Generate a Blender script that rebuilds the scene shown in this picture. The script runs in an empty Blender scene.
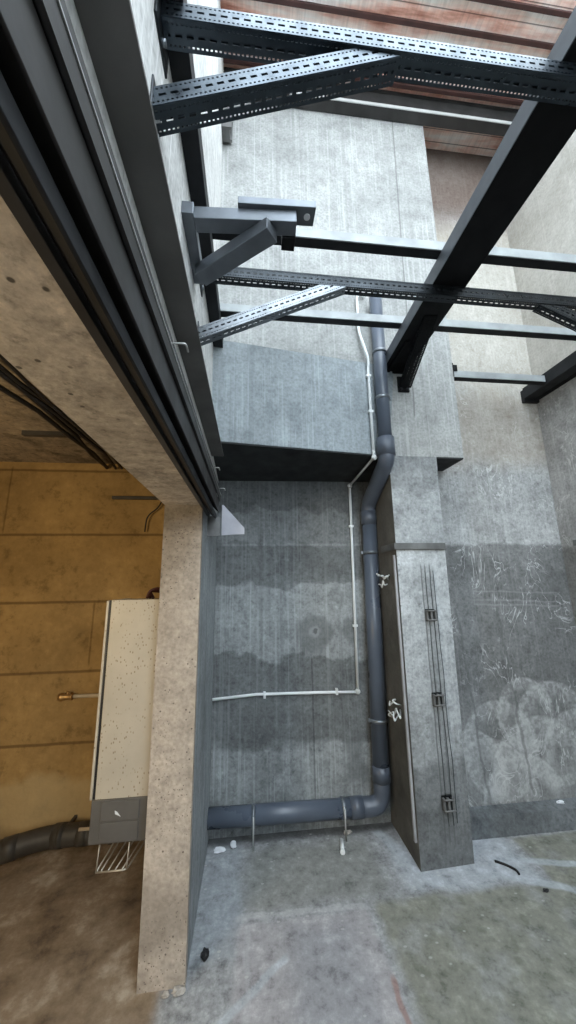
import bpy, bmesh, math, random
from mathutils import Vector, Matrix
random.seed(7)
SC = bpy.context.scene
COL = SC.collection

# ------------------------------------------------------------------ camera
cam_d = bpy.data.cameras.new('camera')
cam_d.sensor_fit = 'VERTICAL'; cam_d.sensor_height = 36; cam_d.lens = 345.0/1024*36
cam_d.clip_start = 0.02
cam = bpy.data.objects.new('camera', cam_d); COL.objects.link(cam)
up = Vector((-25, -1687, 345)).normalized()
fy = Vector((-38, 69, 345)); fy = (fy - up*fy.dot(up)).normalized()
fx = fy.cross(up)
if fx.x < 0: fx = -fx
R = Matrix((fx, fy, up))
cam.matrix_world = Matrix((
    (R[0][0], -R[0][1], -R[0][2], 0),
    (R[1][0], -R[1][1], -R[1][2], 0),
    (R[2][0], -R[2][1], -R[2][2], 1.5),
    (0, 0, 0, 1)))
SC.camera = cam

# ------------------------------------------------------------------ materials
class NT:
    def __init__(s, name):
        s.m = bpy.data.materials.new(name); s.m.use_nodes = True
        s.t = s.m.node_tree; s.b = s.t.nodes['Principled BSDF']
        s.co = s.t.nodes.new('ShaderNodeTexCoord').outputs['Object']
        s.sep = s.t.nodes.new('ShaderNodeSeparateXYZ'); s.t.links.new(s.co, s.sep.inputs[0])
    def lk(s, v, sock):
        if isinstance(v, bpy.types.NodeSocket): s.t.links.new(v, sock)
        else:
            if isinstance(v, (tuple, list)) and len(v) == 3 and sock.type == 'RGBA': v = (*v, 1)
            sock.default_value = v
    def noise(s, scale, detail=4, rough=.55, vec=(1, 1, 1), dist=0, off=(0, 0, 0)):
        mp = s.t.nodes.new('ShaderNodeMapping'); s.t.links.new(s.co, mp.inputs[0])
        mp.inputs['Scale'].default_value = vec; mp.inputs['Location'].default_value = off
        n = s.t.nodes.new('ShaderNodeTexNoise'); s.t.links.new(mp.outputs[0], n.inputs['Vector'])
        n.inputs['Scale'].default_value = scale; n.inputs['Detail'].default_value = detail
        n.inputs['Roughness'].default_value = rough; n.inputs['Distortion'].default_value = dist
        return n.outputs['Fac']
    def voro(s, scale, feature='F1', vec=(1, 1, 1)):
        mp = s.t.nodes.new('ShaderNodeMapping'); s.t.links.new(s.co, mp.inputs[0])
        mp.inputs['Scale'].default_value = vec
        n = s.t.nodes.new('ShaderNodeTexVoronoi'); n.feature = feature
        s.t.links.new(mp.outputs[0], n.inputs['Vector']); n.inputs['Scale'].default_value = scale
        return n.outputs['Distance']
    def ramp(s, fac, stops, interp='LINEAR'):
        r = s.t.nodes.new('ShaderNodeValToRGB'); r.color_ramp.interpolation = interp
        e = r.color_ramp.elements
        while len(e) < len(stops): e.new(.5)
        for i, (p, c) in enumerate(stops):
            if not isinstance(c, (tuple, list)): c = (c, c, c)
            e[i].position = p; e[i].color = (*c, 1)
        s.lk(fac, r.inputs[0]); return r.outputs[0]
    def math(s, op, a, b=0.0, clamp=False):
        n = s.t.nodes.new('ShaderNodeMath'); n.operation = op; n.use_clamp = clamp
        s.lk(a, n.inputs[0]); s.lk(b, n.inputs[1]); return n.outputs[0]
    def mix(s, fac, a, b, blend='MIX'):
        n = s.t.nodes.new('ShaderNodeMix'); n.data_type = 'RGBA'; n.blend_type = blend; n.clamp_factor = True
        s.lk(fac, n.inputs[0]); s.lk(a, n.inputs[6]); s.lk(b, n.inputs[7]); return n.outputs[2]
    def smooth(s, v, a, b):          # 0 below a, 1 above b
        n = s.t.nodes.new('ShaderNodeMapRange'); n.interpolation_type = 'SMOOTHSTEP'
        if a <= b: n.inputs[1].default_value, n.inputs[2].default_value, n.inputs[3].default_value, n.inputs[4].default_value = a, b, 0, 1
        else: n.inputs[1].default_value, n.inputs[2].default_value, n.inputs[3].default_value, n.inputs[4].default_value = b, a, 1, 0
        s.lk(v, n.inputs[0]); return n.outputs[0]
    def wob(s, axis, amp, scale=4, off=(0, 0, 0), detail=4):
        n = s.noise(scale, detail, off=off)
        return s.math('ADD', s.sep.outputs['XYZ'.index(axis)], s.math('MULTIPLY', s.math('SUBTRACT', n, .5), amp))
    def box(s, rng, amp=.05, edge=.02, scale=5):     # mask of a patch with a ragged edge
        out = None
        for i, (ax, (a, b)) in enumerate(rng.items()):
            w = s.wob(ax, amp, scale, off=(3.1*i, 7.7*i+a, b))
            m = s.math('MULTIPLY', s.smooth(w, a-edge, a+edge), s.smooth(w, b+edge, b-edge))
            out = m if out is None else s.math('MULTIPLY', out, m)
        return out
    def segment(s, p, q, width, amp=.02, scale=7, axes='XY'):   # a thin line of dirt / mortar between two points
        ux, uy = q[0]-p[0], q[1]-p[1]; L = math.hypot(ux, uy); ux /= L; uy /= L
        a = s.math('SUBTRACT', s.wob(axes[0], amp, scale), p[0]); b = s.math('SUBTRACT', s.wob(axes[1], amp, scale, off=(5, 5, 5)), p[1])
        along = s.math('ADD', s.math('MULTIPLY', a, ux), s.math('MULTIPLY', b, uy))
        perp = s.math('ABSOLUTE', s.math('SUBTRACT', s.math('MULTIPLY', a, uy), s.math('MULTIPLY', b, ux)))
        m = s.math('MULTIPLY', s.smooth(along, -.02, .02), s.smooth(along, L+.02, L-.02))
        return s.math('MULTIPLY', m, s.smooth(perp, width, width*.35))
    def bump(s, h, strength=.3, dist=.01):
        n = s.t.nodes.new('ShaderNodeBump'); n.inputs['Strength'].default_value = strength; n.inputs['Distance'].default_value = dist
        s.lk(h, n.inputs['Height']); s.t.links.new(n.outputs[0], s.b.inputs['Normal'])
    def done(s, col, rough=.8, metal=0., spec=.3):
        s.lk(col, s.b.inputs['Base Color']); s.lk(rough, s.b.inputs['Roughness'])
        s.lk(metal, s.b.inputs['Metallic']); s.b.inputs['Specular IOR Level'].default_value = spec
        return s.m

def concrete(name, base, streak=.3, blot=.35, pits=.25, scratch=0., bands=None, zmax=5.5, bandamp=.12, extra=None, rough=.85, off=(0, 0, 0), streak_col=None, bandscale=3, mott=1.0):
    s = NT(name)
    b = Vector(base)
    n1 = s.noise(1.7, 8, .62, off=off); n2 = s.noise(9, 6, .65, off=off); n3 = s.noise(60, 3)
    c = s.ramp(n1, [(.3, tuple(b*(1-blot))), (.52, tuple(b)), (.72, tuple(b*(1+blot*.55)))])
    c = s.mix(.55, c, s.ramp(n2, [(.3, .62), (.5, 1.0), (.72, 1.25)]), 'MULTIPLY')
    c = s.mix(.5, c, s.ramp(n3, [(.3, .6), (.5, 1.0), (.7, 1.3)]), 'MULTIPLY')
    n4 = s.noise(24, 9, .72, off=(off[1], off[0], 3))
    c = s.mix(.8*mott, c, s.ramp(n4, [(.32, .55), (.46, .95), (.56, 1.02), (.7, 1.4)]), 'MULTIPLY')
    n5 = s.noise(4.5, 9, .7, off=(off[2], 5, off[0]))
    c = s.mix(blot*1.3*mott, c, s.ramp(n5, [(.40, .6), (.44, .95), (.60, 1.0), (.64, 1.3)]), 'MULTIPLY')
    if streak:
        st = s.noise(1, 5, .65, vec=(55, 55, .8), off=off)
        st2 = s.math('MULTIPLY', s.smooth(st, .52, .64), s.smooth(n1, .32, .48))
        sc_ = streak_col or tuple(min(1, x) for x in (b*1.7))
        c = s.mix(s.math('MULTIPLY', st2, streak), c, sc_)
        st3 = s.noise(1, 3, .6, vec=(22, 22, .5), off=(9, 4, 2))
        c = s.mix(s.math('MULTIPLY', s.smooth(st3, .55, .68), streak*.8), c, tuple(b*.5))
    if bands:
        z = s.math('DIVIDE', s.wob('Z', bandamp, bandscale, off=off, detail=6), zmax)
        c = s.mix(1, c, s.ramp(z, [(p/zmax, k) for p, k in bands]), 'MULTIPLY')
    if scratch:
        w = s.noise(3.2, 3, .5, vec=(1.5, 1.5, 1), dist=2.2, off=(1, 8, 3))
        ln = s.smooth(s.math('ABSOLUTE', s.math('SUBTRACT', w, .5)), 0.016, .001)
        ln = s.math('MULTIPLY', ln, s.smooth(s.noise(4, 3, off=(4, 4, 4)), .45, .6))
        c = s.mix(s.math('MULTIPLY', ln, scratch), c, tuple(min(1, x) for x in (b*1.9)))
    if pits:
        pv = s.voro(26); pm = s.math('MULTIPLY', s.smooth(pv, .16, .08), s.smooth(s.noise(3, 2, off=(2, 2, 9)), .5, .62))
        c = s.mix(s.math('MULTIPLY', pm, pits*2), c, tuple(b*.22))
    if extra: c = extra(s, c, b)
    h = s.math('ADD', s.math('MULTIPLY', n2, .6), s.math('MULTIPLY', n3, .4))
    s.bump(h, .35, .012)
    return s.done(c, rough, 0, .25)

def plain(name, col, rough=.5, metal=0., var=.2, spec=.4, scale=8, bump=.05):
    s = NT(name); b = Vector(col)
    n = s.noise(scale, 5); c = s.ramp(n, [(.3, tuple(b*(1-var))), (.7, tuple(b*(1+var)))])
    s.bump(s.noise(scale*8, 3), bump, .004)
    r = s.ramp(s.noise(scale*1.7, 4), [(.3, max(.05, rough-.1)), (.7, min(1, rough+.1))])
    return s.done(c, r, metal, spec)

def wallback_extra(s, c, b):
    # ring-shaped repair patch with a darker halo, thin formwork joint
    dx = s.math('SUBTRACT', s.wob('X', .12, 9), .447); dz = s.math('SUBTRACT', s.wob('Z', .12, 9, off=(3, 3, 3)), 1.16)
    d = s.math('SQRT', s.math('ADD', s.math('MULTIPLY', dx, dx), s.math('MULTIPLY', dz, dz)))
    c = s.mix(s.math('MULTIPLY', s.smooth(d, .15, .10), .55), c, tuple(b*.45))
    c = s.mix(s.math('MULTIPLY', s.smooth(d, .05, .03), .8), c, tuple(b*1.1))
    c = s.mix(s.math('MULTIPLY', s.smooth(d, .025, .015), .8), c, tuple(b*.4))
    c = s.mix(s.math('MULTIPLY', s.box({'X': (.66, .76), 'Z': (1.1, 1.25)}, .12, .02, 8), .5), c, tuple(b*.5))
    c = s.mix(s.math('MULTIPLY', s.box({'X': (.63, .76), 'Z': (.22, .5)}, .2, .03, 6), .6), c, tuple(b*.45))
    c = s.mix(.5, c, s.mix(s.segment((.42, .1), (.42, 1.0), .008, .01, axes='XZ'), (1, 1, 1), (.3, .3, .3)), 'MULTIPLY')
    c = s.mix(.6, c, s.mix(s.segment((-.2, 1.765), (.9, 1.765), .012, .01, axes='XZ'), (1, 1, 1), (1.5, 1.5, 1.5)), 'MULTIPLY')
    return c

def wallfar_extra(s, c, b):
    # overlapping scalloped arcs of laitance low on the wall
    for (x, z, r) in [(1.52, .12, .33), (1.62, .42, .26), (1.9, .2, .36), (2.02, .5, .28), (1.42, .3, .22), (1.75, .05, .3), (2.2, .3, .3), (1.83, .62, .2)]:
        dx = s.math('SUBTRACT', s.wob('X', .05, 6), x); dz = s.math('SUBTRACT', s.sep.outputs[2], z)
        d = s.math('SQRT', s.math('ADD', s.math('MULTIPLY', dx, dx), s.math('MULTIPLY', s.math('MULTIPLY', dz, dz), .8)))
        rim = s.math('MULTIPLY', s.smooth(d, r*.5, r*.98), s.smooth(d, r+.012, r-.004))
        tex = s.smooth(s.noise(34, 4, off=(x, z, 1)), .42, .62)
        m = s.math('MULTIPLY', rim, s.math('ADD', .3, s.math('MULTIPLY', tex, .6)))
        m = s.math('MULTIPLY', m, s.smooth(s.wob('Z', .2, 4), .1, .2))
        c = s.mix(s.math('MULTIPLY', m, .55), c, tuple(b*1.5))
    for (x0, x1) in [(1.42, 1.5), (1.72, 1.8)]:
        c = s.mix(s.math('MULTIPLY', s.segment((x0, 1.3), (x1, .15), .012, .06, axes='XZ'), .5), c, tuple(b*.3))
    for zz in (1.42, 1.36, 1.33):
        c = s.mix(s.math('MULTIPLY', s.segment((1.55, zz), (2.2, zz-.02), .008, .03, axes='XZ'), .14), c, tuple(b*1.5))
    # rust-brown stain high up, with the roof and edge beam shadow painted in
    c = s.mix(s.math('MULTIPLY', s.smooth(s.wob('Z', .5, 3), 4.15, 4.9), .8), c, (.11, .062, .04))
    c = s.mix(s.math('MULTIPLY', s.box({'Z': (2.95, 4.6)}, .3, .15, 2), .5), c, (.43, .38, .30))
    c = s.mix(s.math('MULTIPLY', s.box({'Z': (2.35, 2.95)}, .3, .12, 2), .35), c, (.36, .28, .19))
    return c

def pillar_extra(s, c, b):
    m = s.box({'X': (1.045, 1.14), 'Z': (.05, 1.6)}, .06, .03, 6)
    c = s.mix(s.math('MULTIPLY', m, .3), c, tuple(b*.5))
    for x, w in ((1.06, .006), (1.085, .006), (1.115, .007)):
        c = s.mix(s.math('MULTIPLY', s.segment((x, 0.1), (x-.005, 1.6), w, .012, axes='XZ'), .7), c, tuple(b*.3))
    # darker brown side face
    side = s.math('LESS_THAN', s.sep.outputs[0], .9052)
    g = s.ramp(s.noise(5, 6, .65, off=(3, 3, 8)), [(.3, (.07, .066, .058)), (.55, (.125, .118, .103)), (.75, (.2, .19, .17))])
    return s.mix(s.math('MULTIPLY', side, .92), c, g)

def floor_extra(s, c, b):
    c = s.mix(s.math('MULTIPLY', s.box({'X': (-.02, .72), 'Y': (1.95, 2.36)}, .2, .06, 5), .75), c, (.225, .228, .21))
    c = s.mix(s.math('MULTIPLY', s.box({'X': (-.05, .56), 'Y': (-2, 1.9)}, .06, .02, 5), .75), c, (.385, .365, .37))
    c = s.mix(s.math('MULTIPLY', s.box({'X': (.16, .46), 'Y': (1.2, 1.84)}, .25, .08, 4), .45), c, (.25, .262, .285))
    g = s.math('ADD', s.box({'X': (.6, 3), 'Y': (-2, 1.93)}, .12, .03, 5), s.box({'X': (1.55, 3), 'Y': (1.93, 2.24)}, .08, .02, 5))
    c = s.mix(s.math('MULTIPLY', g, s.ramp(s.noise(6, 6, off=(7, 2, 1)), [(.36, .6), (.5, .95)])), c, (.235, .235, .195))
    gm = s.math('MULTIPLY', g, s.smooth(s.noise(14, 6, off=(2, 1, 4)), .52, .66))
    c = s.mix(s.math('MULTIPLY', gm, .5), c, (.13, .135, .105))
    lt = (.44, .47, .50)
    c = s.mix(s.math('MULTIPLY', s.box({'X': (-.3, -.04), 'Y': (1.75, 2.5)}, .08, .03, 5), .5), c, (.33, .36, .385))
    c = s.mix(s.math('MULTIPLY', s.box({'X': (.8, 1.5), 'Y': (1.95, 2.3)}, .12, .04, 4), .7), c, lt)
    for p, q, w in [((1.2, 2.05), (2.0, 1.7), .035), ((1.3, 2.12), (2.1, 1.93), .03), ((.78, 2.4), (.95, 1.98), .05), ((-.22, 1.45), (.16, 1.74), .022)]:
        c = s.mix(s.math('MULTIPLY', s.segment(p, q, w, .04), .75), c, lt)
    c = s.mix(s.math('MULTIPLY', s.segment((.57, 1.2), (.555, 1.62), .014, .05), .55), c, (.3, .14, .1))
    c = s.mix(s.math('MULTIPLY', s.segment((-.06, 1.93), (.56, 1.92), .022, .06), .5), c, (.5, .49, .5))
    c = s.mix(s.math('MULTIPLY', s.segment((.0, 1.2), (.0, 1.9), .018, .07), .4), c, (.46, .46, .47))
    tx = s.ramp(s.noise(13, 10, .76, off=(4, 4, 1)), [(.36, .4), (.46, .85), (.54, 1.0), (.66, 1.5)])
    c = s.mix(.75, c, tx, 'MULTIPLY')
    c = s.mix(s.math('MULTIPLY', s.smooth(s.wob('Y', .06, 7), 2.36, 2.43), .75), c, (.05, .05, .048))  # contact shadow beneath the pipe painted dark, with some dirt
    sp = s.math('MULTIPLY', s.smooth(s.voro(15, vec=(1, 1.6, 1)), .15, .10), s.smooth(s.noise(5, 2, off=(1, 6, 6)), .46, .55))
    c = s.mix(s.math('MULTIPLY', sp, .35), c, (.6, .6, .57))
    # side room floor: warm lamplight painted in as brown
    brown = s.smooth(s.wob('X', .08, 5), -.28, -.36)
    bc = s.ramp(s.noise(5, 10, .7, off=(8, 8, 8)), [(.34, (.09, .06, .034)), (.46, (.21, .148, .09)), (.55, (.28, .21, .14)), (.66, (.46, .38, .29))])
    return s.mix(s.math('MULTIPLY', brown, .92), c, bc)

M = {}
M['back'] = concrete('concrete_back', (.235, .248, .25), streak=.38, mott=1.2, blot=.3, pits=.15, bandamp=.34, bandscale=4.5, extra=wallback_extra,
    bands=[(.0, .9), (.1, 1.05), (.46, 1.15), (.48, .62), (.92, .6), (.99, .62), (1.0, 1.05), (1.46, 1.15), (1.485, .62), (1.76, .58), (1.77, .78), (2.0, .62), (2.02, .4), (2.3, .36)])
M['upper'] = concrete('concrete_upper', (.325, .33, .32), streak=.3, mott=.35, blot=.2, pits=.1, off=(2, 0, 1),
    extra=lambda s, c, b: s.mix(s.math('MULTIPLY', s.segment((1.16, 5.3), (1.11, 2.6), .008, .01, axes='XZ'), .6), c, tuple(b*.35)))
M['boxface'] = concrete('concrete_wedge', (.27, .30, .315), streak=.35, mott=.3, blot=.18, pits=.08, off=(5, 1, 0))
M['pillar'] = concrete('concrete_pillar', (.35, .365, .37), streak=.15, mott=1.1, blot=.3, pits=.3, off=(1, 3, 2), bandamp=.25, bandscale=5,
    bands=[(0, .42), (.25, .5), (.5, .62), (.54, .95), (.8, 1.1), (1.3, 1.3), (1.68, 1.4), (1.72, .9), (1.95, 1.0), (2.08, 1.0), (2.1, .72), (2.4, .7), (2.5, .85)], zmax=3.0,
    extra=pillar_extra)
M['far'] = concrete('concrete_far', (.37, .375, .37), streak=.2, mott=1.1, blot=.35, pits=.15, scratch=.5, extra=wallfar_extra, off=(0, 6, 1), bandamp=.06,
    bands=[(.1, .62), (.9, .5), (1.5, .54), (1.74, .52), (1.76, 1.0), (2.2, .95), (2.8, 1.0), (3.3, 1.25), (5.4, 1.2)])
M['right'] = concrete('concrete_right', (.40, .395, .385), streak=.18, mott=.6, blot=.32, pits=.1, scratch=.45, off=(3, 3, 3), bandamp=.04,
    bands=[(0, .55), (1.7, .55), (1.74, .9), (2.9, 1.0), (3.2, 1.2), (5.4, 1.2)],
    extra=lambda s, c, b: s.mix(s.math('MULTIPLY', s.box({'Z': (2.9, 5.6)}, .3, .15, 2), .45), c, (.43, .385, .31)))
M['leftwhite'] = concrete('concrete_left_upper', (.66, .66, .645), streak=.4, mott=.3, blot=.15, pits=.05, off=(4, 2, 2))
M['leftface'] = concrete('concrete_left_reveal', (.35, .375, .385), streak=.7, mott=.5, blot=.3, pits=.1, off=(4, 2, 7), zmax=2, bands=[(0, .8), (2, 1)])
def speck(s, c, b):
    p = s.math('MULTIPLY', s.smooth(s.voro(75), .22, .12), s.smooth(s.noise(4, 4, off=(3, 1, 1)), .42, .58))
    c = s.mix(s.math('MULTIPLY', p, .8), c, (.07, .055, .045))
    p = s.math('MULTIPLY', s.smooth(s.voro(31), .14, .09), s.smooth(s.noise(6, 3, off=(3, 9, 1)), .45, .55))
    c = s.mix(s.math('MULTIPLY', p, .8), c, (.08, .06, .05))
    return s.mix(s.math('MULTIPLY', s.box({'Z': (.12, .34)}, .2, .05, 7), .45), c, (.17, .14, .115))
M['leftpillar'] = concrete('concrete_left_pillar', (.43, .37, .31), streak=0, blot=.2, pits=.1, off=(6, 2, 1), zmax=2, mott=.45, extra=speck,
    bands=[(0, 1.1), (.5, 1.0), (1.4, .95), (1.6, .85), (1.74, .8), (1.76, .6), (2, .65)])
M['lintel'] = concrete('concrete_lintel', (.47, .405, .335), streak=0, mott=1.5, blot=.4, pits=.6, off=(2, 6, 1))
M['rough'] = concrete('rough_slab', (.29, .23, .16), streak=0, mott=1.25, blot=.75, pits=.9, off=(2, 9, 1))
M['kerb'] = concrete('concrete_kerb', (.15, .16, .165), streak=.1, blot=.4, pits=.2)
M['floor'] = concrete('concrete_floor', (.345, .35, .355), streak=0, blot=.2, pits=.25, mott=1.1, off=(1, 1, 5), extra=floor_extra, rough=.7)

def ochre():
    s = NT('ochre_wall'); b = Vector((.35, .225, .09))
    n = s.noise(2, 8, .6); n2 = s.noise(25, 4)
    c = s.ramp(n, [(.3, tuple(b*.72)), (.52, tuple(b)), (.75, (.46, .30, .12))])
    c = s.mix(.35, c, s.ramp(n2, [(.3, .7), (.7, 1.15)]), 'MULTIPLY')
    n6 = s.noise(11, 9, .72, off=(1, 1, 4)); c = s.mix(.7, c, s.ramp(n6, [(.36, .5), (.46, .92), (.56, 1.0), (.68, 1.25)]), 'MULTIPLY')
    for z in (2.30, 1.843, 1.395, .961, .55):
        c = s.mix(s.math('MULTIPLY', s.segment((-3, z), (0, z), .012, .008, axes='XZ'), .65), c, (.09, .05, .02))
    for x, z0, z1 in ((-1.66, 1.86, 2.32), (-1.62, .55, .96), (-1.03, 1.0, 1.39)):
        c = s.mix(s.math('MULTIPLY', s.segment((x, z0), (x, z1), .008, .005, axes='XZ'), .5), c, (.09, .05, .02))
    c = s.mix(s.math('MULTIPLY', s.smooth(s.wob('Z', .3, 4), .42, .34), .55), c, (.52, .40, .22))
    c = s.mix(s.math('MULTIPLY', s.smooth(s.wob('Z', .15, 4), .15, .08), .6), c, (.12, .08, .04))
    s.bump(s.math('ADD', n2, n), .3, .01); return s.done(c, .85, 0, .2)
M['ochre'] = ochre()

def rust():
    s = NT('rusty_boards')
    n = s.noise(1, 6, .6, vec=(1.5, 9, 4)); n2 = s.noise(1, 4, .6, vec=(45, 3, 3))
    c = s.ramp(n, [(.33, (.42, .17, .12)), (.42, (.75, .42, .33)), (.52, (.9, .70, .62)), (.64, (.93, .87, .83))])
    c = s.mix(.45, c, s.ramp(n2, [(.3, .7), (.6, 1.2)]), 'MULTIPLY')
    w = s.math('FRACT', s.math('MULTIPLY', s.sep.outputs[1], 11))
    c = s.mix(s.math('MULTIPLY', s.smooth(w, .1, .03), .8), c, (.07, .025, .02))
    s.bump(n, .3, .01); return s.done(c, .8, 0, .2)
M['rust'] = rust()
M['purlin'] = plain('rust_brown_steel', (.05, .02, .017), .6, 0, .35)
M['greysteel'] = plain('weathered_grey_steel', (.13, .13, .127), .5, .2, .4)
M['black'] = plain('black_painted_steel', (.006, .0063, .007), .6, 0, .25, .15)
M['dark'] = plain('dark_painted_steel', (.022, .023, .025), .6, 0, .3, .15)
M['bluegrey'] = plain('blue_grey_painted_steel', (.15, .165, .185), .42, .75, .2, .5)
M['galv'] = plain('perforated_galvanised_steel', (.075, .092, .11), .36, 1.0, .15, .5, 14)
M['galvlight'] = plain('light_galvanised_steel', (.19, .205, .22), .38, 1.0, .12, .5)
M['galvdark'] = plain('grey_galvanised_steel', (.045, .05, .055), .36, 1.0, .2, .5)
M['cladding'] = plain('dark_weathered_steel', (.038, .036, .035), .55, .1, .35, .4, 5)
M['edge'] = plain('bare_steel_edge', (.42, .42, .41), .4, .4, .2)
M['pvc'] = plain('grey_plastic_pipe', (.088, .105, .135), .32, 0, .12, .5, 3)
M['pvcd'] = plain('grey_plastic_fitting', (.078, .092, .118), .38, 0, .12, .5, 3)
M['clip'] = plain('steel_pipe_clip', (.20, .22, .24), .35, .6, .2)
M['white'] = plain('white_plastic_conduit', (.74, .76, .76), .4, 0, .06, .5)
M['whitedull'] = plain('dull_white_plastic', (.5, .51, .50), .5, 0, .15, .5)
M['soffit'] = plain('darkened_underside', (.022, .024, .025), .8, 0, .3)
M['beamside'] = plain('blue_grey_beam_side', (.11, .12, .135), .45, .3, .15, .4)
M['crossbar'] = plain('pale_galvanised_angle', (.30, .32, .325), .5, .1, .2, .5)
M['flange'] = plain('dull_grey_steel_flange', (.105, .10, .096), .6, 0, .25, .3, 6)
M['flangelight'] = plain('pale_lilac_steel', (.30, .30, .33), .45, .1, .15, .4)
M['galvpale'] = plain('painted_lip_highlight', (.5, .5, .49), .5, 0, .15)
M['pale'] = plain('pale_grey_strip', (.36,.36,.37), .6, 0, .2)
M['cable'] = plain('black_rubber_cable', (.012, .012, .013), .5, 0, .2)
M['redcable'] = plain('dark_red_cable', (.07, .02, .015), .5, 0, .2)
M['brownpipe'] = plain('dusty_brown_pipe', (.045, .04, .034), .55, 0, .4)
M['chromepipe'] = plain('dull_chrome_pipe', (.55, .48, .38), .4, .2, .15)
M['brass'] = plain('worn_brass', (.45, .28, .12), .35, .8, .2)
M['plinth'] = plain('dark_grey_plastic_box', (.105, .10, .095), .5, 0, .15)
M['wire'] = plain('galvanised_wire', (.45, .42, .36), .4, .6, .2)
M['rubble'] = concrete('rubble', (.45, .42, .38), streak=0, blot=.3, pits=.1)
M['paper'] = plain('white_scrap', (.72, .75, .78), .7, 0, .15)
def cream():
    s = NT('cream_enamel_spattered'); b = Vector((.47, .425, .35))
    c = s.ramp(s.noise(5, 5), [(.3, tuple(b*.86)), (.7, tuple(b*1.06))])
    sp = s.math('MULTIPLY', s.smooth(s.voro(80, vec=(1, 1, .6)), .28, .14), s.smooth(s.noise(4.5, 3, off=(1, 5, 2)), .46, .56))
    c = s.mix(s.math('MULTIPLY', sp, .75), c, (.18, .13, .08)); return s.done(c, .4, 0, .4)
M['cream'] = cream()

# ------------------------------------------------------------------ mesh helpers
class MB:
    def __init__(s): s.bm = bmesh.new()
    def poly(s, pts): s.bm.faces.new([s.bm.verts.new(p) for p in pts]); return s
    def hexa(s, b, t):                  # bottom and top rings (same count)
        bv = [s.bm.verts.new(p) for p in b]; tv = [s.bm.verts.new(p) for p in t]; n = len(bv)
        s.bm.faces.new(bv[::-1]); s.bm.faces.new(tv)
        for i in range(n): s.bm.faces.new([bv[i], bv[(i+1) % n], tv[(i+1) % n], tv[i]])
        return s
    def box(s, x0, x1, y0, y1, z0, z1):
        return s.hexa([(x0, y0, z0), (x1, y0, z0), (x1, y1, z0), (x0, y1, z0)], [(x0, y0, z1), (x1, y0, z1), (x1, y1, z1), (x0, y1, z1)])
    def prism(s, prof, axis, a, b):     # prof in the two other axes, in order
        def P(u, v, w):
            return {'X': (w, u, v), 'Y': (u, w, v), 'Z': (u, v, w)}[axis]
        return s.hexa([P(u, v, a) for u, v in prof], [P(u, v, b) for u, v in prof])
    def tube(s, pts, r, n=12, cap=True):
        pts = [Vector(p) for p in pts]
        rings = []; t0 = (pts[1]-pts[0]).normalized()
        ref = Vector((0, 0, 1)) if abs(t0.z) < .9 else Vector((1, 0, 0))
        u = t0.cross(ref).normalized(); 
        for i, p in enumerate(pts):
            if i == 0: t = t0
            elif i == len(pts)-1: t = (pts[i]-pts[i-1]).normalized()
            else: t = ((pts[i]-pts[i-1]).normalized()+(pts[i+1]-pts[i]).normalized()).normalized()
            u = (u - t*u.dot(t)).normalized(); w = t.cross(u)
            rr = r[i] if isinstance(r, (list, tuple)) else r
            rings.append([s.bm.verts.new(p+(u*math.cos(2*math.pi*k/n)+w*math.sin(2*math.pi*k/n))*rr) for k in range(n)])
        for a, b in zip(rings, rings[1:]):
            for k in range(n):
                f = s.bm.faces.new([a[k], a[(k+1) % n], b[(k+1) % n], b[k]]); f.smooth = True
        if cap: s.bm.faces.new(rings[0][::-1]); s.bm.faces.new(rings[-1])
        return s
    def blob(s, c, r, sq=(1, 1, 1), jit=.25, sub=2):
        g = bmesh.ops.create_icosphere(s.bm, subdivisions=sub, radius=r)
        for v in g['verts']:
            v.co = Vector((v.co.x*sq[0], v.co.y*sq[1], v.co.z*sq[2]))*(1+random.uniform(-jit, jit)) + Vector(c)
        return s
    def clip(s, co, no):                # keep the side the normal points away from
        g = s.bm.verts[:]+s.bm.edges[:]+s.bm.faces[:]
        bmesh.ops.bisect_plane(s.bm, geom=g, plane_co=co, plane_no=no, clear_outer=True); return s
    def build(s, name, mat, parent=None, bevel=0, solid=0, loc=None):
        bmesh.ops.recalc_face_normals(s.bm, faces=s.bm.faces) if not solid else None
        if parent is not None:
            o0 = Vector(parent.location)
            pp = parent.parent
            while pp is not None: o0 += Vector(pp.location); pp = pp.parent
        else: o0 = Vector(loc) if loc else Vector((0, 0, 0))
        bmesh.ops.translate(s.bm, verts=s.bm.verts, vec=-o0)
        me = bpy.data.meshes.new(name); s.bm.to_mesh(me); s.bm.free()
        o = bpy.data.objects.new(name, me); COL.objects.link(o); me.materials.append(mat)
        if parent is not None: o.parent = parent
        else: o.location = o0
        if solid:
            md = o.modifiers.new('thickness', 'SOLIDIFY'); md.thickness = solid; md.offset = 0
        if bevel:
            md = o.modifiers.new('edges', 'BEVEL'); md.width = bevel; md.segments = 2; md.limit_method = 'ANGLE'
        return o

def tag(o, label=None, cat=None, group=None, kind=None):
    if label: o['label'] = label
    if cat: o['category'] = cat
    if group: o['group'] = group
    if kind: o['kind'] = kind
    return o
def thing(name, label, cat, loc, group=None):
    o = bpy.data.objects.new(name, None); COL.objects.link(o); o.location = loc; o.empty_display_size = .05
    return tag(o, label, cat, group)
def struct(name, mb, mat): return tag(mb.build(name, mat), kind='structure')

def fillet(pts, r, n=6):
    pts = [Vector(p) for p in pts]; out = [pts[0]]
    for a, b, c in zip(pts, pts[1:], pts[2:]):
        u = (a-b); v = (c-b); d = min(r, u.length*.45, v.length*.45)
        p = b+u.normalized()*d; q = b+v.normalized()*d
        for k in range(n+1):
            t = k/n; out.append(p*(1-t)**2+b*2*t*(1-t)+q*t*t)
    out.append(pts[-1]); return out

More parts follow.
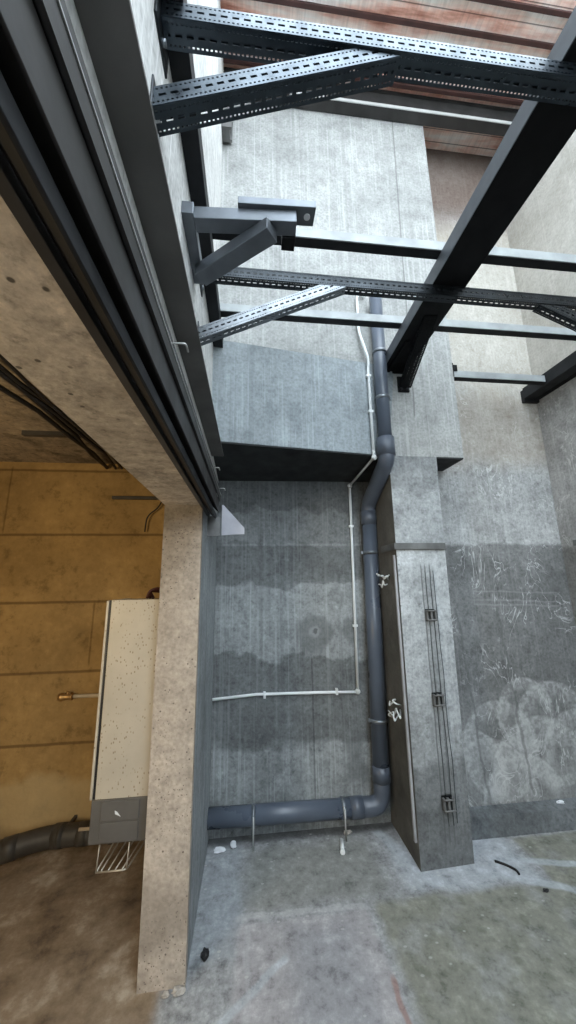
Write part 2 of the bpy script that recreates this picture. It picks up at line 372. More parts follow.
# ------------------------------------------------------------------ setting
XL, XR, YB, YU, YF = -.235, 2.30, 2.46, 2.07, 2.33
ZT, Y0 = 5.40, -2.2
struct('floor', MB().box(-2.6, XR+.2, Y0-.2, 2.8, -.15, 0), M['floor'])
struct('wall_back', MB().box(XL-.02, 1.0, YB, YB+.25, 0, 2.31), M['back'])
struct('wall_upper', MB().box(XL-.02, 1.43, YU, YB+.25, 2.31, ZT+.3), M['upper'])
struct('wall_far', MB().box(1.20, XR+.2, YF, YB+.25, 0, ZT+.3), M['far'])
struct('wall_right', MB().box(XR, XR+.2, Y0, YF, 0, ZT+.3), M['right'])
# left wall: above the lintel, and the reveal between the left pillar and the back wall
struct('wall_left', MB().box(-.41, XL, Y0, YB, 2.0, ZT+.3), M['leftwhite'])
struct('wall_reveal', MB().box(-.40, XL, 1.72, YB, 0, 2.0), M['leftface'])
struct('pillar_left', MB().box(-.412, XL+.001, 1.68, 1.721, 0, 1.877).box(-.412, -.399, 1.721, 1.9, 0, 1.877), M['leftpillar'])
struct('beam_lintel', MB().box(-.412, XL-.001, Y0, 1.90, 1.876, 2.001), M['lintel'])
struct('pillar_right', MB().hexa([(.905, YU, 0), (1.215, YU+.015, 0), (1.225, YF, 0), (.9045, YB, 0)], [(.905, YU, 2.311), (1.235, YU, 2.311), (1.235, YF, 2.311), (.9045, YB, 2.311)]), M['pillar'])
# splayed concrete casing under the upper wall
yl_ = YU-(.92+.235)*.136
struct('wall_casing', MB().hexa([(XL, yl_, 2.315), (.905, YU-.002, 2.31), (.90, YB, 2.26), (XL, YB, 2.245)], [(XL, yl_, 2.985), (.99, YU-.002, 2.965), (.99, YU+.1, 2.965), (XL, YU+.1, 2.985)]), M['boxface'])
struct('trim_2', MB().hexa([(XL+.001, yl_+.004, 2.305), (.904, YU+.002, 2.300), (.899, YB-.001, 2.245), (XL+.001, YB-.001, 2.235)], [(XL+.001, yl_+.004, 2.3148), (.904, YU+.002, 2.3098), (.899, YB-.001, 2.2595), (XL+.001, YB-.001, 2.2445)]), M['soffit'])  # thin near-black sheet added to darken the casing's concrete underside
struct('trim_3', MB().box(1.237, 1.429, YU+.002, YF-.001, 2.300, 2.3098), M['soffit'])  # same near-black sheet, added below the wall overhang
# side room
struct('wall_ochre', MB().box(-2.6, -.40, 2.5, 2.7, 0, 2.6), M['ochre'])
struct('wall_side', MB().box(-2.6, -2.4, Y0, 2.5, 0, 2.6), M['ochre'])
struct('ceiling', MB().box(-2.6, -.412, Y0, 2.5, 2.36, 2.6), M['rough'])
struct('wall_unseen_behind', MB().box(-2.6, XL, Y0-.2, Y0, 0, 2.6).box(XL, XR+.2, Y0-.2, Y0, 0, 2.0), M['right'])  # unseen wall added behind the camera to control the light
struct('trim_1', MB().hexa([(1.222, 2.245, 0), (XR, 2.245, 0), (XR, YF, 0), (1.222, YF, 0)], [(1.222, 2.262, .105), (XR, 2.262, .10), (XR, YF, .12), (1.222, YF, .12)]), M['kerb'])
struct('ceiling_boards', MB().box(-.40, XR+.2, 1.38, YB+.2, ZT+.075, ZT+.14), M['rust'])

# ------------------------------------------------------------------ roof steel
for i, y in enumerate((1.47, 1.62, 1.79, 1.935)):
    lab = ['nearest to the camera', 'second from the camera', 'third from the camera', 'closest to the grey edge beam'][i]
    o = MB().prism([(y-.013, ZT+.03), (y+.013, ZT+.03), (y+.013, ZT+.038), (y+.004, ZT+.038), (y+.004, ZT+.0745), (y-.004, ZT+.0745), (y-.004, ZT+.038), (y-.013, ZT+.038)], 'X', XL+.003, XR-.003).build('roof_purlin', M['purlin'], bevel=.002)
    tag(o, f'rust brown steel purlin under the red roof boards, {lab}', 'purlin', 'purlins under the roof boards')
t = thing('edge_beam', 'weathered grey steel beam along the top of the back concrete wall', 'beam', (1.0, 2.03, 5.2))
MB().prism([(2.0, 5.289), (2.012, 5.289), (2.012, 5.45), (2.0, 5.45)], 'X', XL+.003, XR-.003).build('web', M['cladding'], t)
MB().prism([(1.985, 5.274), (2.066, 5.274), (2.066, 5.288), (1.985, 5.288)], 'X', XL+.003, XR-.003).build('bottom_flange', M['cladding'], t)
MB().prism([(1.978, 5.268), (1.9845, 5.268), (1.9845, 5.296), (1.978, 5.296)], 'X', XL+.003, XR-.003).build('highlight_lip', M['galvpale'], t)  # pale strip added as the lit highlight on the flange edge
MB().prism([(1.985, 5.451), (2.066, 5.451), (2.066, 5.463), (1.985, 5.463)], 'X', XL+.003, XR-.003).build('top_flange', M['cladding'], t)
o = MB().prism([(-.236, 1.955), (-.16, 1.955), (-.16, 1.975), (-.175, 1.975), (-.175, 2.03), (-.16, 2.03), (-.16, 2.05), (-.236, 2.05)], 'Z', 4.80, 5.27).build('corner_post', M['greysteel'], bevel=.002)
tag(o, 'short grey steel post in the top left corner beside the white wall', 'post')

# ------------------------------------------------------------------ perforated strut channel
def sheet(mb, o, u, v, L, W):
    o, u, v = Vector(o), Vector(u).normalized(), Vector(v).normalized()
    rows = [0, .12, .20, .43, .57, .80, .88, 1.0]; kinds = '.n.s.n.'
    dc = .0058; nc = max(4, int(L/dc)); dc = L/nc
    vs = [[mb.bm.verts.new(o+u*(i*dc)+v*(r*W)) for r in rows] for i in range(nc+1)]
    for i in range(nc):
        for j, k in enumerate(kinds):
            end = i < 2 or i > nc-3
            if not end and ((k == 's' and i % 5 < 3) or (k == 'n' and i % 2 == 0)): continue
            mb.bm.faces.new([vs[i][j], vs[i+1][j], vs[i+1][j+1], vs[i][j+1]])
def channel(mb, p0, p1, w, h, side, clips=()):
    # p0, p1: middle of the lower near edge; side: horizontal unit vector away from the viewer; open at the back
    p0, p1, side = Vector(p0), Vector(p1), Vector(side).normalized()
    d = (p1-p0); L = d.length; u = d.normalized(); n = side.cross(u).normalized()
    if n.z < 0: n = -n
    sheet(mb, p0, u, n, L, h); sheet(mb, p0, u, side, L, w); sheet(mb, p0+n*h, u, side, L, w)
    for a in (0, 1):                 # back lips
        q = p0+side*w+n*(0 if a == 0 else h-.008)
        mb.poly([q, q+u*L, q+u*L+n*.008, q+n*.008])
    for co, no in clips: mb.clip(co, no)
    bmesh.ops.remove_doubles(mb.bm, verts=mb.bm.verts, dist=1e-5)
ZB = 2.928            # underside of the longitudinal beams
S = .055
def strut(name, label, p0, p1, clips=(), w=.05, mat='galv', plates=(), group=None):
    t = thing(name, label, 'strut', p0, group)
    mb = MB(); channel(mb, p0, p1, w, S, (0, 1, 0), clips); mb.build('perforated_channel', M[mat], t, solid=.0024)
    for (x0, x1, y0, y1, z0, z1) in plates:
        pl = MB().box(x0, x1, y0, y1, z0, z1).build('wall_plate', M['galvdark'], t, bevel=.002)
        for zz in (z0+.014, z1-.014):
            sx = x1 if x0 < 1 else x0
            d = .01 if x0 < 1 else -.01
            MB().tube([(sx, (y0+y1)/2, zz), (sx+d, (y0+y1)/2, zz)], .009, 6).build('bolt', M['clip'], pl)
    return t
zs = ZB-S-.002
strut('perforated_strut', 'long perforated steel strut high up under the red roof boards', (XL+.006, .615, zs), (XR-.004, .60, zs), w=.055,
      plates=[(XL-.001, XL+.0055, .585, .70, zs-.05, zs+S)])
strut('perforated_strut', 'long perforated steel strut crossing below the black beam, braced at both ends', (XL+.006, 1.345, zs), (XR-.004, 1.36, zs), w=.045, mat='galvdark',
      plates=[(XL-.001, XL+.0055, 1.325, 1.41, zs-.06, zs+S), (XR-.0055, XR+.001, 1.33, 1.42, zs-.05, zs+S)])
def knee(label, y, w, xt, xw, zw, mat):
    # from under a strut down to the wall
    d = Vector((xw-xt, 0, zw-zs)); wall_x = xw
    sgn = -1 if xw < xt else 1
    p0 = Vector((xt, y, zs))-d.normalized()*.06; p1 = Vector((xw, y, zw))+d.normalized()*.06
    n = Vector((0, 0, 1)) - d.normalized()*d.normalized().z; n.normalize()
    p0 -= n*S*.6; p1 -= n*S*.6
    clips = [((0, 0, zs-.0035), (0, 0, 1)), ((xw-sgn*.005, 0, 0), (sgn, 0, 0))]
    t = strut('knee_brace', label, tuple(p0), tuple(p1), clips, w=w, mat=mat,
          plates=[(min(xw, xw-sgn*.0045)-.0005, max(xw, xw-sgn*.0045)+.0005, y-.01, y+w+.01, zw-.10, zw+.05)])
    return t
knee('perforated diagonal brace rising from the white wall to the highest strut', .618, .055, .32, XL, 2.61, 'galv')
knee('pale perforated diagonal brace low on the left below the plain bracket', 1.347, .045, .375, XL, 2.572, 'galvlight')
knee('dark perforated diagonal brace rising from the right wall at the picture edge', 1.359, .045, 1.52, XR, 2.52, 'galvdark')

# plain angle crossbars resting on the beams
for lab, y, yw, zz in (('plain grey steel crossbar behind the hanging bracket, above the perforated strut', 1.25, .05, 3.016), ('plain grey steel crossbar nearest the back concrete wall', 1.715, .05, 3.016)):
    t = thing('steel_crossbar', lab, 'crossbar', (XL, y, zz), 'plain steel crossbars')
    MB().box(XL+.004, XR-.004, y, y+.006, zz, zz+.048).build('front_leg', M['crossbar'], t, bevel=.001)
    MB().box(XL+.004, XR-.004, y+.0065, y+yw, zz, zz+.006).build('bottom_leg', M['dark'], t)
# main black beam along the shaft
def skew(x0, x1, y0, xa, xb, y1, z0, z1): return [(x0, y0, z0), (x1, y0, z0), (xb, y1, z0), (xa, y1, z0)], [(x0, y0, z1), (x1, y0, z1), (xb, y1, z1), (xa, y1, z1)]
t = thing('main_beam', 'heavy black steel beam running from overhead to the back wall', 'beam', (.95, YU, ZB))
b0, b1 = skew(.79, .975, -2.1, .905, 1.075, YU-.004, ZB, 3.012)
MB().hexa(b0, b1).build('box_section', M['black'], t, bevel=.004)
MB().hexa(*skew(.787, .79, -2.1, .902, .905, YU-.004, ZB+.002, 3.010)).build('side_plate', M['beamside'], t)
MB().box(.895, 1.085, YU-.0035, YU+.001, 2.915, 3.03).build('end_plate', M['black'], t, bevel=.002)
t = thing('beam_bracket', 'black perforated bracket under the far end of the heavy black beam', 'bracket', (1.0, YU, 2.6))
mb = MB(); p0 = Vector((.945, 1.55, ZB-.004)); p1 = Vector((1.02, YU-.016, 2.80))
channel(mb, p0, p1, .07, .045, (1, -.1, 0), [((0, 0, ZB-.002), (0, 0, 1)), ((0, YU-.014, 0), (0, 1, 0))]); mb.build('sloping_channel', M['black'], t, solid=.003)
MB().hexa([(.93, 1.75, ZB-.012), (.95, 1.75, ZB-.012), (.95, YU-.013, ZB-.012), (.93, YU-.013, ZB-.012)], [(.93, 1.75, ZB-.002), (.95, 1.75, ZB-.002), (.95, YU-.013, ZB-.002), (.93, YU-.013, ZB-.002)]).build('top_leg', M['black'], t)
f = MB().box(1.005, 1.085, YU-.012, YU+.001, 2.775, 2.89).build('foot_plate', M['black'], t, bevel=.002)
for x in (1.022, 1.068): MB().tube([(x, YU-.012, 2.79), (x, YU-.026, 2.79)], .011, 6).build('bolt', M['dark'], f)
# longitudinal channel on the left wall
def cchan(mb, x0, x1, z0, z1, ya, yb, th=.007):
    a, b = (x0, x1)
    mb.prism([(a, z0), (b, z0), (b, z0+th), (a+math.copysign(th, b-a), z0+th), (a+math.copysign(th, b-a), z1-th), (b, z1-th), (b, z1), (a, z1)], 'Y', ya, yb)
mb = MB(); cchan(mb, XL+.058, XL-.001, ZB+.002, 3.012, -2.1, YU-.003)
tag(mb.build('wall_channel', M['dark'], bevel=.001), 'dark steel channel running along the white left wall', 'channel')
t = thing('wall_channel', 'dark steel channel fixed along the right wall below the crossbars', 'channel', (XR, 1.9, ZB))
mb = MB(); cchan(mb, 2.165, 2.255, ZB-.02, 3.0, -2.1, 2.30); mb.build('channel_section', M['dark'], t, bevel=.001)
MB().box(2.257, XR+.001, -2.1, 2.30, ZB-.02, ZB-.008).build('fixing_flange', M['black'], t)
MB().box(2.17, XR+.001, 2.302, YF+.001, ZB-.04, 2.99).build('end_plate', M['dark'], t)
t = thing('short_crossbar', 'short steel crossbar in the right recess between wall edge and right channel', 'crossbar', (1.45, 2.0, ZB))
MB().box(1.431, 2.162, 2.085, 2.091, ZB, ZB+.05).build('front_leg', M['crossbar'], t, bevel=.001)
MB().box(1.431, 2.162, 2.0915, 2.135, ZB, ZB+.006).build('bottom_leg', M['dark'], t)
MB().box(1.429, 1.436, 2.07, 2.084, ZB-.005, ZB+.10).box(1.436, 1.47, 2.077, 2.084, ZB+.045, ZB+.09).build('end_bracket', M['black'], t)

# triangular bracket lying level on the cladding edge
t = thing('triangular_bracket', 'welded triangular steel bracket sticking out from the left wall, plate on tip', 'bracket', (XL, 1.1, 2.60))
zb = 2.70
def bar(mb, p, q, w, z0, z1):
    p, q = Vector((*p, 0)), Vector((*q, 0)); d = (q-p).normalized(); n = Vector((-d.y, d.x, 0))*w/2
    a = [p-n, q-n, q+n, p+n]
    return mb.hexa([(v.x, v.y, z0) for v in a], [(v.x, v.y, z1) for v in a])
k = (zb-1.5)/1.37
def S2(x, y): return (x*k, y*k)
H_ = .048
bar(MB(), (XL+.019, .945), (XL+.019, 1.225), .040, zb, zb+H_).build('wall_leg', M['bluegrey'], t, bevel=.002)
bar(MB(), (XL+.040, .985), (.15, .965), .052, zb, zb+H_).build('arm', M['bluegrey'], t, bevel=.002)
bar(MB(), (XL+.034, 1.16), (.066, .955), .062, zb-.048, zb-.0008).build('diagonal', M['bluegrey'], t, bevel=.002)
pl = MB().hexa([(-.05, .935, zb+H_+.001), (.215, .925, zb+H_+.001), (.215, .99, zb+H_+.001), (-.05, 1.0, zb+H_+.001)], [(-.05, .935, zb+H_+.03), (.215, .925, zb+H_+.03), (.215, .99, zb+H_+.03), (-.05, 1.0, zb+H_+.03)]).build('tip_bar', M['bluegrey'], t, bevel=.002)
MB().tube([(.188, .958, zb+H_+.0012), (.188, .958, zb+H_-.003)], .011, 14).build('bolt', M['paper'], pl)
MB().box(.105, .152, .995, 1.045, zb-.004, zb+H_-.002).build('stop_block', M['black'], t, bevel=.002)

# ------------------------------------------------------------------ steel door track along the lintel
YE = 1.90
t = thing('door_track_rail', 'layered dark steel door track running along the concrete lintel overhead', 'rail', (XL, YE, 1.9))
MB().box(XL-.001, -.163, -2.1, 2.0, 2.25, 2.258).build('cover_flange', M['flange'], t, bevel=.001)
MB().prism([(XL-.001, 1.995), (-.172, 1.995), (-.172, 2.025), (XL-.001, 2.06)], 'Y', -2.1, YE).build('track_body', M['cladding'], t, bevel=.002)
MB().prism([(-.171, 1.95), (-.165, 1.95), (-.165, 1.982), (-.171, 1.984)], 'Y', -2.1, YE).build('outer_lip', M['cladding'], t)
MB().prism([(-.171, 1.9835), (-.1635, 1.982), (-.1635, 1.985), (-.171, 1.987)], 'Y', -2.1, YE).build('bare_edge', M['edge'], t)
MB().prism([(XL-.001, 1.945), (-.176, 1.885), (-.1725, 1.885), (-.1725, 1.949), (XL-.001, 1.99)], 'Y', -2.1, YE).build('guide_channel', M['cladding'], t, bevel=.001)
MB().prism([(-.218, 1.872), (-.190, 1.845), (-.185, 1.846), (-.185, 1.872)], 'Y', -2.1, YE-.03).build('lower_lip', M['dark'], t, bevel=.001)
MB().prism([(XL-.001, 1.86), (-.220, 1.86), (-.220, 1.90), (XL-.001, 1.90)], 'Y', -2.1, YE-.02).build('lower_angle', M['cladding'], t, bevel=.001)
for y in (.66, 1.46, 1.80):
    MB().tube(fillet([(-.168, y, 1.996), (-.138, y, 1.996), (-.136, y+.018, 1.99)], .005), .0022, 8).build('clip_hook', M['edge'], t)
t = thing('corner_gusset', 'pale triangular steel plate under the far end of the door track', 'bracket', (-.23, 1.915, 1.75))
MB().prism([(-.158, 1.93), (-.150, 1.93), (-.033, 1.80), (-.033, 1.765), (-.158, 1.758)], 'Y', 1.905, 1.913).build('triangle_plate', M['flangelight'], t, bevel=.001)
MB().prism([(XL-.001, 1.755), (-.166, 1.755), (-.166, 1.86), (XL-.001, 1.87)], 'Y', 1.907, 1.915).build('wall_flange', M['greysteel'], t, bevel=.001)

# ------------------------------------------------------------------ drain pipe
RP = .052
t = thing('drain_pipe', 'grey plastic drain pipe down the wall and along the floor', 'pipe', (.86, 2.39, .07))
# straight lengths and bends
XU, YU2, XV, YV, ZH = .862, 2.0, .846, 2.39, .135
MB().tube([(XU+.002, YU2, 3.46), (XU-.004, YU2, 2.34)], .043, 24).build('upper_length', M['pvc'], t)
d1 = fillet([(XU-.004, YU2, 2.36), (XU-.004, YU2, 2.25), (XV+.01, YV, 2.05), (XV+.01, YV, 1.93)], .07)
MB().tube(d1, RP, 24).build('offset_length', M['pvcd'], t)
MB().tube([(XV+.01, YV, 1.95), (XV-.014, YV, .30)], RP, 24).build('lower_length', M['pvc'], t)
MB().tube(fillet([(XV-.014, YV, .32), (XV-.016, YV, ZH), (.64, YV, ZH+.002)], .09, 8), RP, 24).build('bottom_bend', M['pvcd'], t)
MB().tube([(.66, YV, ZH+.002), (XL-.01, YV, ZH+.012)], RP, 24).build('floor_length', M['pvc'], t)
def sock(p, q, r=RP+.0045): return MB().tube([p, q], r, 24).build('socket_collar', M['pvcd'], t)
sock((XU-.004, YU2, 2.40), (XU-.004, YU2, 2.28)); sock((XV+.009, YV, 2.0), (XV+.008, YV, 1.90))
sock((XV-.013, YV, .36), (XV-.014, YV, .27)); sock((.70, YV, ZH+.002), (.62, YV, ZH+.002))
for (x, y, z) in ((XU+.001, YU2, 3.02), (XU-.002, YU2, 2.68), (XV+.006, YV, 1.70), (XV-.009, YV, .62)):
    rp = .043 if y < 2.2 else RP
    c = MB().tube([(x, y, z-.011), (x, y, z+.011)], rp+.005, 24).build('pipe_clip', M['clip'], t)
    yw = YU if y < 2.2 else YB
    MB().tube([(x, y+rp, z), (x, yw, z)], .006, 8).build('clip_stem', M['clip'], c)
    sd = 1 if y < 2.2 else -1
    MB().box(min(x+sd*(rp+.003), x+sd*(rp+.016)), max(x+sd*(rp+.003), x+sd*(rp+.016)), y-.008, y+.008, z-.010, z+.010).build('clip_ear', M['clip'], c)
for x in (.03, .575):
    c = MB().tube([(x-.010, YV, ZH+.005), (x+.010, YV, ZH+.005)], RP+.005, 24).build('pipe_clip', M['clip'], t)
    MB().tube([(x, YV-RP-.006, ZH+.03), (x, YV-RP-.006, .001)], .0045, 8).build('threaded_rod', M['edge'], c)
# white conduit
RC = .0092
t = thing('cable_conduit', 'thin white conduit down the casing and across the stained back wall', 'conduit', (.72, 2.44, .77))
fx0 = yl_+(.745+.235)*.136-.0195
up_pts = fillet([(.80, 2.05, 3.50), (.775, 2.045, 3.535), (.745, 2.045, 3.50), (.742, 2.045, 3.22), (.786, 2.01, 2.98), (.785, fx0, 2.90), (.785, fx0, 2.325)], .05)
MB().tube(up_pts, RC, 10).build('upper_run', M['white'], t)
MB().tube([(.785, fx0, 2.335), (.785, fx0-.001, 2.278), (.742, 2.44, 2.208)], RC, 10).build('underside_run', M['whitedull'], t)
MB().tube([(.742, 2.445, 2.21), (.725, 2.445, .79)], RC, 10).build('wall_drop', M['white'], t)
MB().tube([(.72, 2.445, .775), (.45, 2.446, .783), (.05, 2.446, .79), (XL+.001, 2.446, .772)], RC, 10).build('level_run', M['white'], t)
for p in ((.785, fx0-.006, 2.276), (.742, 2.438, 2.206), (.724, 2.444, .778)):
    MB().blob(p, .019, (1, .8, 1), 0, 2).build('elbow', M['whitedull'], t)
for p in ((.785, fx0+.002, 2.86), (.785, fx0+.002, 2.60), (.738, 2.448, 1.9), (.730, 2.448, 1.2)):
    MB().box(p[0]-.017, p[0]+.017, p[1]-.0115, p[1]+(.0112 if p[1] > 2.2 else .0105), p[2]-.008, p[2]+.008).build('saddle_clip', M['white'], t, bevel=.002)
for x in (.58, .1):
    MB().box(x-.008, x+.008, 2.433, YB-.0005, .765, .803).build('saddle_clip', M['white'], t, bevel=.002)

# ------------------------------------------------------------------ right pillar fittings
o = MB().prism([(.888, 2.054), (1.226, 2.056), (1.226, 2.068), (.899, 2.068), (.899, 2.28), (.888, 2.28)], 'Z', 1.69, 1.732).build('edge_strip', M['greysteel'], bevel=.002)
tag(o, 'dark steel strip wrapped around the concrete pillar at mid height', 'strip')
t = thing('edge_strip', 'short steel ledge strip on the right wall at the picture edge', 'strip', (2.27, 1.2, 1.73))
MB().box(2.262, XR+.001, -2, 2.20, 1.725, 1.765).build('face_bar', M['greysteel'], t, bevel=.003)
MB().box(2.275, XR+.001, -2, 2.19, 1.69, 1.724).build('shadow_bar', M['black'], t)  # black bar standing in for the shadow under the ledge
def guide(x, z, lab):
    y = YU+.004*(2.3-z)/2
    t = thing('cable_guide', lab, 'cable guide', (x, YU, z), 'small cable guides on the pillar')
    MB().box(x-.030, x+.030, y-.006, YU+.012, z-.036, z+.036).build('back_plate', M['galvdark'], t, bevel=.002)
    for dx in (-.026, 0, .026): MB().box(x+dx-.007, x+dx+.007, y-.026, y-.0065, z-.03, z+.03).build('jaw', M['greysteel'], t, bevel=.002)
    for dz in (-.026, .026): MB().tube([(x-.032, y-.030, z+dz), (x+.032, y-.030, z+dz)], .005, 8).build('cross_pin', M['greysteel'], t)
for x, z, l in ((1.087, 1.295, 'topmost of the three small metal cable guides on the pillar'), (1.082, .827, 'middle of the three small metal cable guides on the pillar'), (1.085, .303, 'lowest of the three small metal cable guides on the pillar')): guide(x, z, l)
for i, (dx, l) in enumerate(((-.030, 'leftmost dark wire running down the pillar face through three guides'), (.0, 'middle dark wire running down the pillar face through three guides'), (.045, 'rightmost dark wire running down the pillar face beside the guides'))):
    pts = [(1.085+dx+random.uniform(-.004, .004), 2.060, 1.56-.15*k) for k in range(10)]
    if dx != .045: pts = [(p[0]+(0.013 if dx < 0 else .013), 2.0655-.0215, p[2]) for p in pts]
    tag(MB().tube(pts, .0018, 6).build('hanging_wire', M['galvdark']), l, 'wire', 'dark wires down the pillar')
o = MB().box(.890, .9045, 2.085, 2.103, .12, 1.66).build('conduit_rail', M['pale'], bevel=.003)
tag(o, 'slim pale cover strip down the shaded side of the pillar near its corner', 'strip')
def loops(z, y, lab, seed):
    random.seed(seed)
    t = thing('cable_tail', lab, 'cable', (.90, y, z))
    for k in range(3):
        pts = [(.9055, y-.03+.02*k, z+.05-.03*k)]
        for q in range(5): pts.append((.9-random.uniform(.015, .055), y-.08+.035*q+random.uniform(-.03, .03), z+.05-.03*k+random.uniform(-.035, .035)))
        MB().tube(fillet(pts, .03, 5), .0045, 8).build('loop', M['white'], t)
loops(1.49, 2.24, 'white cable loops sticking out of the pillar side beside the drain pipe, higher pair', 3)
loops(.72, 2.2, 'white cable loops low on the shaded side of the pillar', 5)

# ------------------------------------------------------------------ side room things
t = thing('wall_cabinet', 'tall cream cabinet with grey base hanging on the left concrete pillar', 'cabinet', (-.54, 1.75, .44))
MB().box(-.655, -.413, 1.765, 2.05, .615, 1.425).build('body', M['cream'], t, bevel=.003)
MB().box(-.644, -.42, 1.748, 1.763, .613, 1.432).build('door', M['cream'], t, bevel=.002)
MB().box(-.668, -.6565, 1.752, 2.05, .61, 1.428).build('side_panel', M['cream'], t, bevel=.002)
MB().box(-.6563, -.6443, 1.757, 1.7645, .613, 1.43).build('door_seal', M['cable'], t)
bs = MB().box(-.66, -.414, 1.755, 2.04, .445, .609).build('base_box', M['plinth'], t, bevel=.004)
MB().box(-.618, -.462, 1.749, 1.7545, .53, .602).build('upper_cover', M['plinth'], bs, bevel=.002)
MB().box(-.618, -.462, 1.749, 1.7545, .452, .524).build('lower_cover', M['plinth'], bs, bevel=.002)
MB().hexa([(-.557, 1.7475, .555), (-.535, 1.7475, .545), (-.535, 1.7488, .545), (-.557, 1.7488, .555)], [(-.56, 1.7475, .568), (-.55, 1.7475, .563), (-.55, 1.7488, .563), (-.56, 1.7488, .568)]).build('paint_chip', M['paper'], bs)
t = thing('wire_tray', 'small wire tray hanging under the grey base of the cream cabinet', 'tray', (-.55, 1.85, .34))
fr = [(-.62, 1.76, .345), (-.50, 1.76, .345), (-.45, 1.98, .36), (-.60, 1.98, .36)]
MB().tube(fillet(fr+[fr[0]], .02), .0035, 8).build('rim', M['wire'], t)
for k in range(4):
    a = .15+.23*k
    p = Vector(fr[0]).lerp(Vector(fr[1]), a); q = Vector(fr[3]).lerp(Vector(fr[2]), a)
    MB().tube([p, q], .0028, 8).build('cross_wire', M['wire'], t)
for p in (fr[0], fr[1], fr[2], fr[3]):
    MB().tube([p, (p[0], p[1]+.02, .444)], .003, 8).build('hanger', M['wire'], t)
t = thing('cable_tail', 'tangle of dark red cable on top of the cream cabinet', 'cable', (-.47, 1.85, 1.43))
for k in range(3):
    pts = [(-.50+.01*k, 1.80+.02*k, 1.4345), (-.49, 1.80, 1.47), (-.45, 1.82+.02*k, 1.485-.01*k), (-.428, 1.84, 1.455), (-.43, 1.87, 1.4345)]
    MB().tube(fillet(pts, .02, 4), .007, 8).build('strand', M['redcable'], t)
t = thing('wall_tap_pipe', 'thin metal water pipe with brass valve on the ochre wall beside the cabinet', 'pipe', (-1.15, 2.47, .82))
MB().tube([(-1.15, 2.468, .826), (-.45, 2.468, .818)], .011, 12).build('pipe_run', M['chromepipe'], t)
v = MB().tube([(-1.17, 2.46, .826), (-1.15, 2.46, .826), (-1.14, 2.46, .826), (-1.10, 2.46, .826), (-1.09, 2.46, .826)], [.02, .026, .017, .017, .022], 12).build('valve', M['brass'], t)
MB().tube([(-1.12, 2.46, .835), (-1.12, 2.46, .858)], .007, 10).build('handle', M['brass'], v)
MB().tube([(-1.13, 2.475, .826), (-1.13, 2.501, .826)], .015, 10).build('wall_stub', M['brass'], v)
t = thing('waste_pipe', 'dusty brown waste pipe along the foot of the ochre wall', 'pipe', (-1.0, 2.34, .1))
MB().tube(fillet([(-.42, 2.34, .155), (-1.10, 2.34, .155), (-1.45, 2.22, .13), (-1.9, 2.18, .11)], .10), .052, 20).build('pipe_run', M['brownpipe'], t)
for (a, b) in (((-1.0, 2.34, .155), (-1.06, 2.34, .155)), ((-.88, 2.34, .155), (-.93, 2.34, .155)), ((-1.22, 2.30, .145), (-1.28, 2.278, .143))):
    MB().tube([a, b], .055, 20).build('coupling', M['brownpipe'], t)
MB().tube([(-.905, 2.27, .215), (-.70, 2.27, .215)], .008, 8).build('chrome_sleeve', M['chromepipe'], t)
for x in (-.75, -1.02):
    c = MB().tube([(x-.01, 2.34, .155), (x+.01, 2.34, .155)], .056, 20).build('pipe_clip', M['brownpipe'], t)
    MB().box(x-.008, x+.008, 2.395, 2.501, .147, .163).build('clip_arm', M['brownpipe'], c)
t = thing('hanging_cable_bundle', 'sagging bundle of dark cables along the rough ceiling of the side room', 'cable', (-1.0, 1.0, 2.33))
for k in range(5):
    random.seed(20+k); ph = random.uniform(0, 6)
    pts = [(-1.03+.035*k+.03*math.sin(ph+.9*j), -.5+.27*j, 2.335-.02*abs(math.sin(ph+1.3*j))) for j in range(12)]
    MB().tube(pts, .012-.001*k, 8).build('strand', M['cable'], t)
o = MB().prism([(1.955, 2.335), (1.985, 2.335), (1.985, 2.361), (1.98, 2.361), (1.98, 2.341), (1.96, 2.341), (1.96, 2.361), (1.955, 2.361)], 'X', -1.28, -.413).build('ceiling_channel', M['brownpipe'])
tag(o, 'thin metal channel across the rough ceiling of the side room', 'channel')
o = MB().box(-.97, -.413, 2.47, 2.501, 2.095, 2.115).build('wall_bar', M['brownpipe'], bevel=.002)
tag(o, 'thin metal bar on the ochre wall just below the ceiling', 'bar')
o = MB().tube(fillet([(-.62, 2.47, 2.1), (-.645, 2.46, 2.03), (-.72, 2.46, 1.97), (-.73, 2.47, 1.86)], .06), .005, 8).build('hanging_cable', M['cable'])
tag(o, 'thin black cable dangling down the ochre wall near the pillar', 'cable')

# ------------------------------------------------------------------ bits on the floor
def scrap(name, lab, cat, c, r, sq, mat, seed, jit=.3, grp=None, sub=2):
    random.seed(seed); mb = MB().blob((0, 0, 0), r, sq, jit, sub)
    lo = min(v.co.z for v in mb.bm.verts)
    bmesh.ops.translate(mb.bm, verts=mb.bm.verts, vec=Vector(c)-Vector((0, 0, lo)))
    tag(mb.build(name, M[mat], loc=(c[0], c[1], 0)), lab, cat, grp)
scrap('paper_scrap', 'crumpled white scrap under the left end of the drain pipe', 'scrap', (-.165, 2.345, 0), .022, (1.5, .7, .5), 'paper', 1)
scrap('paper_scrap', 'crumpled white scrap beside the left pipe support rod', 'scrap', (-.085, 2.36, 0), .019, (.9, .7, .9), 'paper', 2)
scrap('black_scrap', 'small black scrap on the floor beside the left pillar', 'scrap', (-.172, 1.775, 0), .019, (.8, 1.1, .7), 'cable', 3)
scrap('concrete_chip', 'pale concrete chip below the right pipe support rod', 'chip', (.60, 2.39, 0), .02, (1.3, .8, .5), 'rubble', 4)
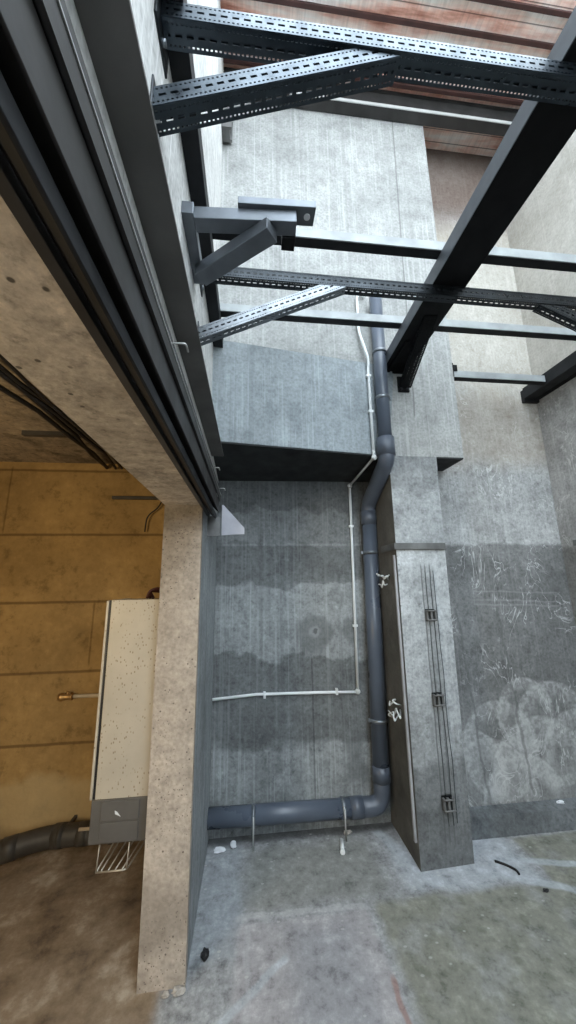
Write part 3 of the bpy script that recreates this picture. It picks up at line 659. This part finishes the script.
scrap('concrete_chip', 'pale crumbled concrete at the foot of the left pillar', 'chip', (-.255, 1.66, 0), .02, (1.2, .7, .5), 'rubble', 5)
scrap('concrete_chip', 'smaller concrete crumb on the doorway side of the left pillar foot', 'chip', (-.30, 1.655, 0), .013, (1.1, .8, .6), 'rubble', 6)
scrap('concrete_chip', 'white chip on the kerb at the foot of the far wall', 'chip', (1.95, 2.295, .112), .016, (1.5, .7, .6), 'paper', 8)
o = MB().tube([(.545, 2.33, .012), (.53, 2.24, .012)], .011, 12).tube([(.53, 2.245, .012), (.528, 2.235, .012)], .014, 12).build('pipe_stub', M['white'])
tag(o, 'short white plastic pipe stub lying on the floor below the drain pipe', 'pipe')
o = MB().tube(fillet([(1.33, 2.08, .006), (1.37, 2.05, .006), (1.40, 2.01, .006), (1.395, 1.985, .006)], .03), .006, 8).build('hose_piece', M['cable'])
tag(o, 'short curved piece of black hose on the floor right of the pillar', 'hose')
scrap('black_scrap', 'tiny black scrap on the pale mortar line at the right', 'scrap', (1.45, 1.88, 0), .012, (1.4, .7, .5), 'cable', 9)

# ------------------------------------------------------------------ light
w = bpy.data.worlds.new('sky'); SC.world = w; w.use_nodes = True
bg = w.node_tree.nodes['Background']; bg.inputs[0].default_value = (.80, .91, 1.0, 1); bg.inputs[1].default_value = 2.6
def area(name, loc, rot, sx, sy, power, col):
    l = bpy.data.lights.new(name, 'AREA'); l.shape = 'RECTANGLE'; l.size = sx; l.size_y = sy; l.energy = power; l.color = col
    o = bpy.data.objects.new(name, l); COL.objects.link(o); o.location = loc; o.rotation_euler = rot; return o
area('side_room_lamp', (-1.5, .1, 1.3), (math.radians(92), 0, math.radians(-14)), .5, .4, 7.5, (1, .80, .50))

SC.view_settings.view_transform = 'Standard'; SC.view_settings.look = 'None'
SC.view_settings.exposure = 1.55; SC.view_settings.gamma = 1; SC.view_settings.use_curve_mapping = False
SC.cycles.max_bounces = 12; SC.cycles.diffuse_bounces = 8; SC.cycles.use_denoising = True
